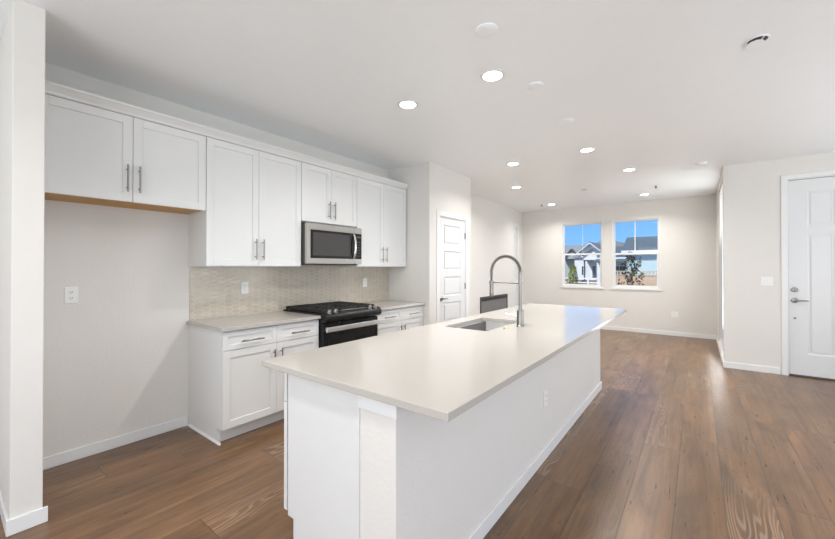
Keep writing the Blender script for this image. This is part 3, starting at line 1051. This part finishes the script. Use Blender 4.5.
def sprinkler(x, y, label, m='nickel'):
    r = thing('fire_sprinkler', (x, y, H), 0, label, 'sprinkler', 'ceiling sprinklers')
    MB().lathe([(.040, -.0005), (.040, -.003), (.030, -.008), (.018, -.009)], (0, 0, 0), 'z', 24).build('escutcheon', 'plastic', r, smooth=True)
    MB().lathe([(.018, -.008), (.012, -.02), (.010, -.035), (.020, -.038), (.020, -.041), (0, -.042)], (0, 0, 0), 'z', 20).build('head', 'darkgrey', r, smooth=True)
sprinkler(2.99, 7.50, 'small dark ceiling sprinkler near the right window light')
sprinkler(.80, 8.18, 'small dark ceiling sprinkler beside the far left recessed light')
fl = thing('flat_sprinkler_cover', (1.921, 7.126, H), 0, 'flat pale disc with a dark edge on the ceiling between the far lights', 'sprinkler')
MB().lathe([(.060, -.010), (.060, -.013), (0, -.0135)], (0, 0, 0), 'z', 28).build('disc', 'ceil', fl, smooth=True)
MB().lathe([(.045, -.0005), (.045, -.010), (0, -.010)], (0, 0, 0), 'z', 24).build('neck', 'slot', fl)

# ------------------------------------------------------------ outdoors
GZ = -.5
struct('ground', box(-160, 160, YF+.3, 420, GZ-.3, GZ), 'ground')
# hills
bm = bmesh.new()
xs = [-190+i*8 for i in range(46)]
def hz(x):
    return 17 + 5.5*math.exp(-((x+86)/9)**2) + 3.6*math.exp(-((x+52)/14)**2) + 1.6*math.sin(x*.11) - 9/(1+math.exp(-(x+22)/6))
rows = [(255, .0), (270, .45), (285, .8), (300, 1.0), (325, .8), (360, .0)]
grid = [[bm.verts.new((x, y, GZ+max(.1, (hz(x)-GZ)*k))) for x in xs] for y, k in rows]
for a, b in zip(grid, grid[1:]):
    for i in range(len(xs)-1):
        bm.faces.new([a[i], a[i+1], b[i+1], b[i]])
mb = MB(); mb.bm.free(); mb.bm = bm
tag(mb.build('hills', 'hill', smooth=True), kind='structure')

def opening(parent, x0, x1, z0, z1, y, name='window'):
    f = MB()
    f.box(x0-.08, x0, y-.04, y+.02, z0-.08, z1+.08).box(x1, x1+.08, y-.04, y+.02, z0-.08, z1+.08)
    f.box(x0, x1, y-.04, y+.02, z1, z1+.08).box(x0, x1, y-.04, y+.02, z0-.08, z0)
    f.box((x0+x1)/2-.02, (x0+x1)/2+.02, y-.03, y+.0, z0, z1)
    fo = f.build(name, 'outtrim', parent)
    box(x0, x1, y-.01, y+.01, z0, z1).build('pane', 'outglass', fo)

# house with the long charcoal roof, behind the cedar fence
h2 = thing('house', (3, 30, GZ), 0, 'pale teal house with a long charcoal roof behind the cedar fence', 'house', 'houses across the way')
box(-3.55, 4.5, .35, 6.3, 0, 3.06).build('house_walls', 'siding_teal', h2)
mb = MB()
e0, r0 = 3.08, 4.27
v = [(-3.80, 0, e0), (5, 0, e0), (5, 6.6, e0), (-3.80, 6.6, e0), (-3.85, 3.2, r0), (3.6, 3.2, r0)]
v[4] = (-3.90, 3.2, r0)
mb._add([(a, b, c) for a, b, c in v], [(0, 1, 5, 4), (1, 2, 5), (2, 3, 4, 5), (3, 0, 4), (3, 2, 1, 0)])
mb.build('roof', 'roof', h2)
box(-3.82, 5.02, -.06, .0, e0-.14, e0+.02).build('fascia', 'outtrim', h2)
opening(h2, -.6, .4, 1.0, 2.2, .35)

h3 = thing('house', (-1.8, 38, GZ), 0, 'small white house with a charcoal hip roof left of the long-roofed house', 'house', 'houses across the way')
box(-2.3, 2.6, .3, 6, 0, 3.25).build('house_walls', 'siding_white', h3)
mb = MB()
mb._add([(-2.6, 0, 3.25), (2.9, 0, 3.25), (2.9, 6.3, 3.25), (-2.6, 6.3, 3.25), (-1.2, 3.1, 3.98), (1.6, 3.1, 3.98)], [(0, 1, 5, 4), (1, 2, 5), (2, 3, 4, 5), (3, 0, 4), (3, 2, 1, 0)])
mb.build('roof', 'roof', h3)
mb = MB()
mb.prism([(-1.2, 2.35), (-1.2, 2.5), (.31, 2.7), (.31, 2.55)], 'x', -2.3, 2.6)
mb.build('porch_roof', 'roof', h3)
opening(h3, -.9, .1, .9, 2.0, .3)
opening(h3, 1.0, 2.0, .9, 2.0, .3)

# gabled white house in the left window
h1 = thing('house', (-9.3, 60, GZ), 0, 'white two-gabled house seen through the left window behind the shrub', 'house', 'houses across the way')
mb = MB()
mb.box(-2.3, 3.2, 0, 9, 0, 3.4)
mb.prism([(-1.75, 3.4), (1.55, 3.4), (1.55, 4.1), (-.05, 5.55), (-1.75, 4.1)], 'y', 0, 8)
mb.build('house_walls', 'siding_white', h1)
mb = MB()
for s in (-1, 1):
    mb.prism([(-.05, 5.62), (-.05+s*1.95, 3.98), (-.05+s*1.95, 4.16), (-.05, 5.82)], 'y', -.35, 8.2)
mb.build('gable_roof', 'roof2', h1)
mb = MB()
mb.prism([(-.3, 3.4), (4.4, 5.1), (9.3, 3.4)], 'x', -2.6, 3.5)
mb.build('main_roof', 'roof2', h1)
mb = MB()
for s in (-1, 1):
    mb.prism([(-.05, 5.50), (-.05+s*1.97, 3.86), (-.05+s*1.97, 4.02), (-.05, 5.66)], 'y', -.42, -.36)
mb.build('barge_board', 'outtrim', h1)
mb = MB()
mb.box(-.55, 1.9, -2.0, 0, 3.0, 3.7)
mb.prism([(-.6, 3.7), (1.95, 3.7), (.66, 4.62)], 'y', -2, 0)
mb.build('porch_gable', 'siding_white', h1)
mb = MB()
for s in (-1, 1):
    mb.prism([(.66, 4.62), (.66+s*1.45, 3.60), (.66+s*1.45, 3.74), (.66, 4.78)], 'y', -2.3, 0)
mb.build('porch_gable_roof', 'roof2', h1)
box(-.55, 1.9, -2.05, 0, 2.85, 3.0).build('porch_beam', 'outglass', h1)
for x in (-.5, 1.75):
    box(x, x+.16, -2.0, -1.84, 0, 2.85).build('porch_post', 'outglass', h1)
opening(h1, -1.25, -.72, .75, 2.1, 0)
opening(h1, .25, .70, .3, 2.1, 0, 'glazed_door')

h4 = thing('house', (-15.2, 72, GZ), 0, 'grey-green house with a small dark gable at the left edge of the left window', 'house', 'houses across the way')
box(-3.2, 3.4, 0, 8, 0, 4.3).build('house_walls', 'siding_grey', h4)
mb = MB()
mb._add([(-3.6, -.4, 4.3), (3.9, -.4, 4.3), (3.9, 8.3, 4.3), (-3.6, 8.3, 4.3), (-2.2, 4, 6.3), (1.2, 4, 6.3)], [(0, 1, 5, 4), (1, 2, 5), (2, 3, 4, 5), (3, 0, 4), (3, 2, 1, 0)])
mb.build('roof', 'roof2', h4)
mb = MB()
mb.prism([(-.9, 3.5), (1.5, 3.5), (.3, 5.1)], 'y', -1.4, 0)
mb.build('front_gable', 'siding_grey', h4)
mb = MB()
for s in (-1, 1):
    mb.prism([(.3, 5.1), (.3+s*1.45, 3.2), (.3+s*1.45, 3.42), (.3, 5.32)], 'y', -1.7, 0)
mb.build('front_gable_roof', 'roof', h4)
opening(h4, -.1, .7, 1.0, 2.3, 0)

# cedar fence
cf = thing('wooden_fence', (1.0, 15, GZ), 0, 'tan cedar board fence with a pale toothed top rail outside the right window', 'fence')
mb = MB()
x = 0
while x < 5.5:
    mb.box(x, x+.136, 0, .018, .03, 1.60+random.uniform(-.004, .004))
    x += .14
mb.build('fence_boards', 'cedar', cf)
mb = MB()
x = .02
while x < 5.5:
    mb.box(x, x+.05, -.01, .028, 1.61, 1.74)
    x += .10
mb.box(0, 5.5, -.02, .038, 1.60, 1.63).box(0, 5.5, -.02, .038, 1.735, 1.765)
mb.build('top_rail', 'cedarcap', cf)
for i in range(3):
    box(.1+i*2.4, .19+i*2.4, .019, .10, 0, 1.60).build('fence_post', 'cedar', cf)
# rail fence
rf = thing('rail_fence', (-6.2, 31, GZ), 0, 'low pale rail fence in front of the white gabled house', 'fence')
mb = MB()
for z in (.35, .65, .98):
    mb.box(0, 4.4, 0, .06, z, z+.10)
mb.build('rails', 'outtrim', rf)
for i in range(4):
    box(i*1.43, i*1.43+.11, -.02, .08, 0, 1.12).build('fence_post', 'outtrim', rf)

def leaf_cloud(mb, pts, size, n, spread):
    for p in pts:
        for _ in range(n):
            c = Vector(p)+Vector((random.gauss(0, spread), random.gauss(0, spread), random.gauss(0, spread)))
            a = Vector((random.uniform(-1, 1), random.uniform(-1, 1), random.uniform(-1, 1))).normalized()
            b = a.cross(Vector((random.uniform(-1, 1), random.uniform(-1, 1), random.uniform(-1, 1)))).normalized()
            s = size*random.uniform(.6, 1.2)
            mb._add([c-a*s, c-b*s*.45, c+a*s, c+b*s*.45], [(0, 1, 2, 3)])

tr = thing('young_tree', (1.93, 13, GZ), 0, 'sparse young tree with dark plum leaves in front of the cedar fence', 'tree')
mb = MB()
tips = []
mb.tube([(0, 0, 0), (.01, 0, .8), (.03, .01, 1.5), (.01, 0, 2.2)], [.022, .018, .012, .005], 8)
for i in range(16):
    z = .75+i*.085
    a = i*2.4
    L = .36*(1-.45*(i/15))
    p0 = Vector((.02, 0, z))
    p1 = p0+Vector((math.cos(a)*L*.55, math.sin(a)*L*.3, L*.35))
    p2 = p0+Vector((math.cos(a)*L, math.sin(a)*L*.5, L*.95))
    mb.tube([p0, p1, p2], [.008, .006, .003], 6)
    tips += [p1, p2, (p1+p2)/2]
tips += [Vector((.02, 0, 2.15)), Vector((-.05, 0, 2.0)), Vector((-.1, 0, 2.15))]
mb.build('trunk', 'bark', tr)
mb = MB()
leaf_cloud(mb, tips, .055, 8, .055)
mb.build('foliage', 'leaf_dark', tr)
mb = MB()
leaf_cloud(mb, [t for t in tips if t.z > 1.6 and t.x > 0], .05, 6, .05)
mb.build('green_leaves', 'leaf_green', tr)

bu = thing('conical_shrub', (-.81, 17, GZ), 0, 'yellow-green conical shrub outside the left window', 'shrub')
MB().tube([(0, 0, 0), (0, 0, 1.6)], [.04, .01], 8).build('stem', 'bark', bu)
mb = MB()
for i in range(1500):
    h_ = random.random()**.8
    z = .25+1.75*h_
    rr = .34*(1-h_)**.6*(.55+.5*random.random())*(1 if z > .6 else .9)+.03
    a = random.uniform(0, 2*PI)
    leaf_cloud(mb, [(math.cos(a)*rr, math.sin(a)*rr, z)], .045, 1, .02)
mb.build('foliage', 'leaf_yellow', bu)
for i, (x, y, s, lb) in enumerate(((-5.3, 36, .5, 'low dark bush by the right post of the rail fence'), (-7.0, 46, .45, 'low dark bush in front of the gabled house walls'))):
    g = thing('low_bush', (x, y, GZ), 0, lb, 'shrub', 'low dark bushes before the gabled house')
    mb = MB()
    for k in range(420):
        a, b = random.uniform(0, 2*PI), random.uniform(0, 1)
        r_ = s*(.7+.3*random.random())
        leaf_cloud(mb, [(r_*math.cos(a)*math.sqrt(1-b*b), r_*math.sin(a)*math.sqrt(1-b*b), r_*b*.9)], .07, 1, .03)
    mb.build('foliage', 'leaf_dark', g)
    MB().tube([(0, 0, 0), (0, 0, s*.8)], [.03, .01], 6).build('stem', 'bark', g)
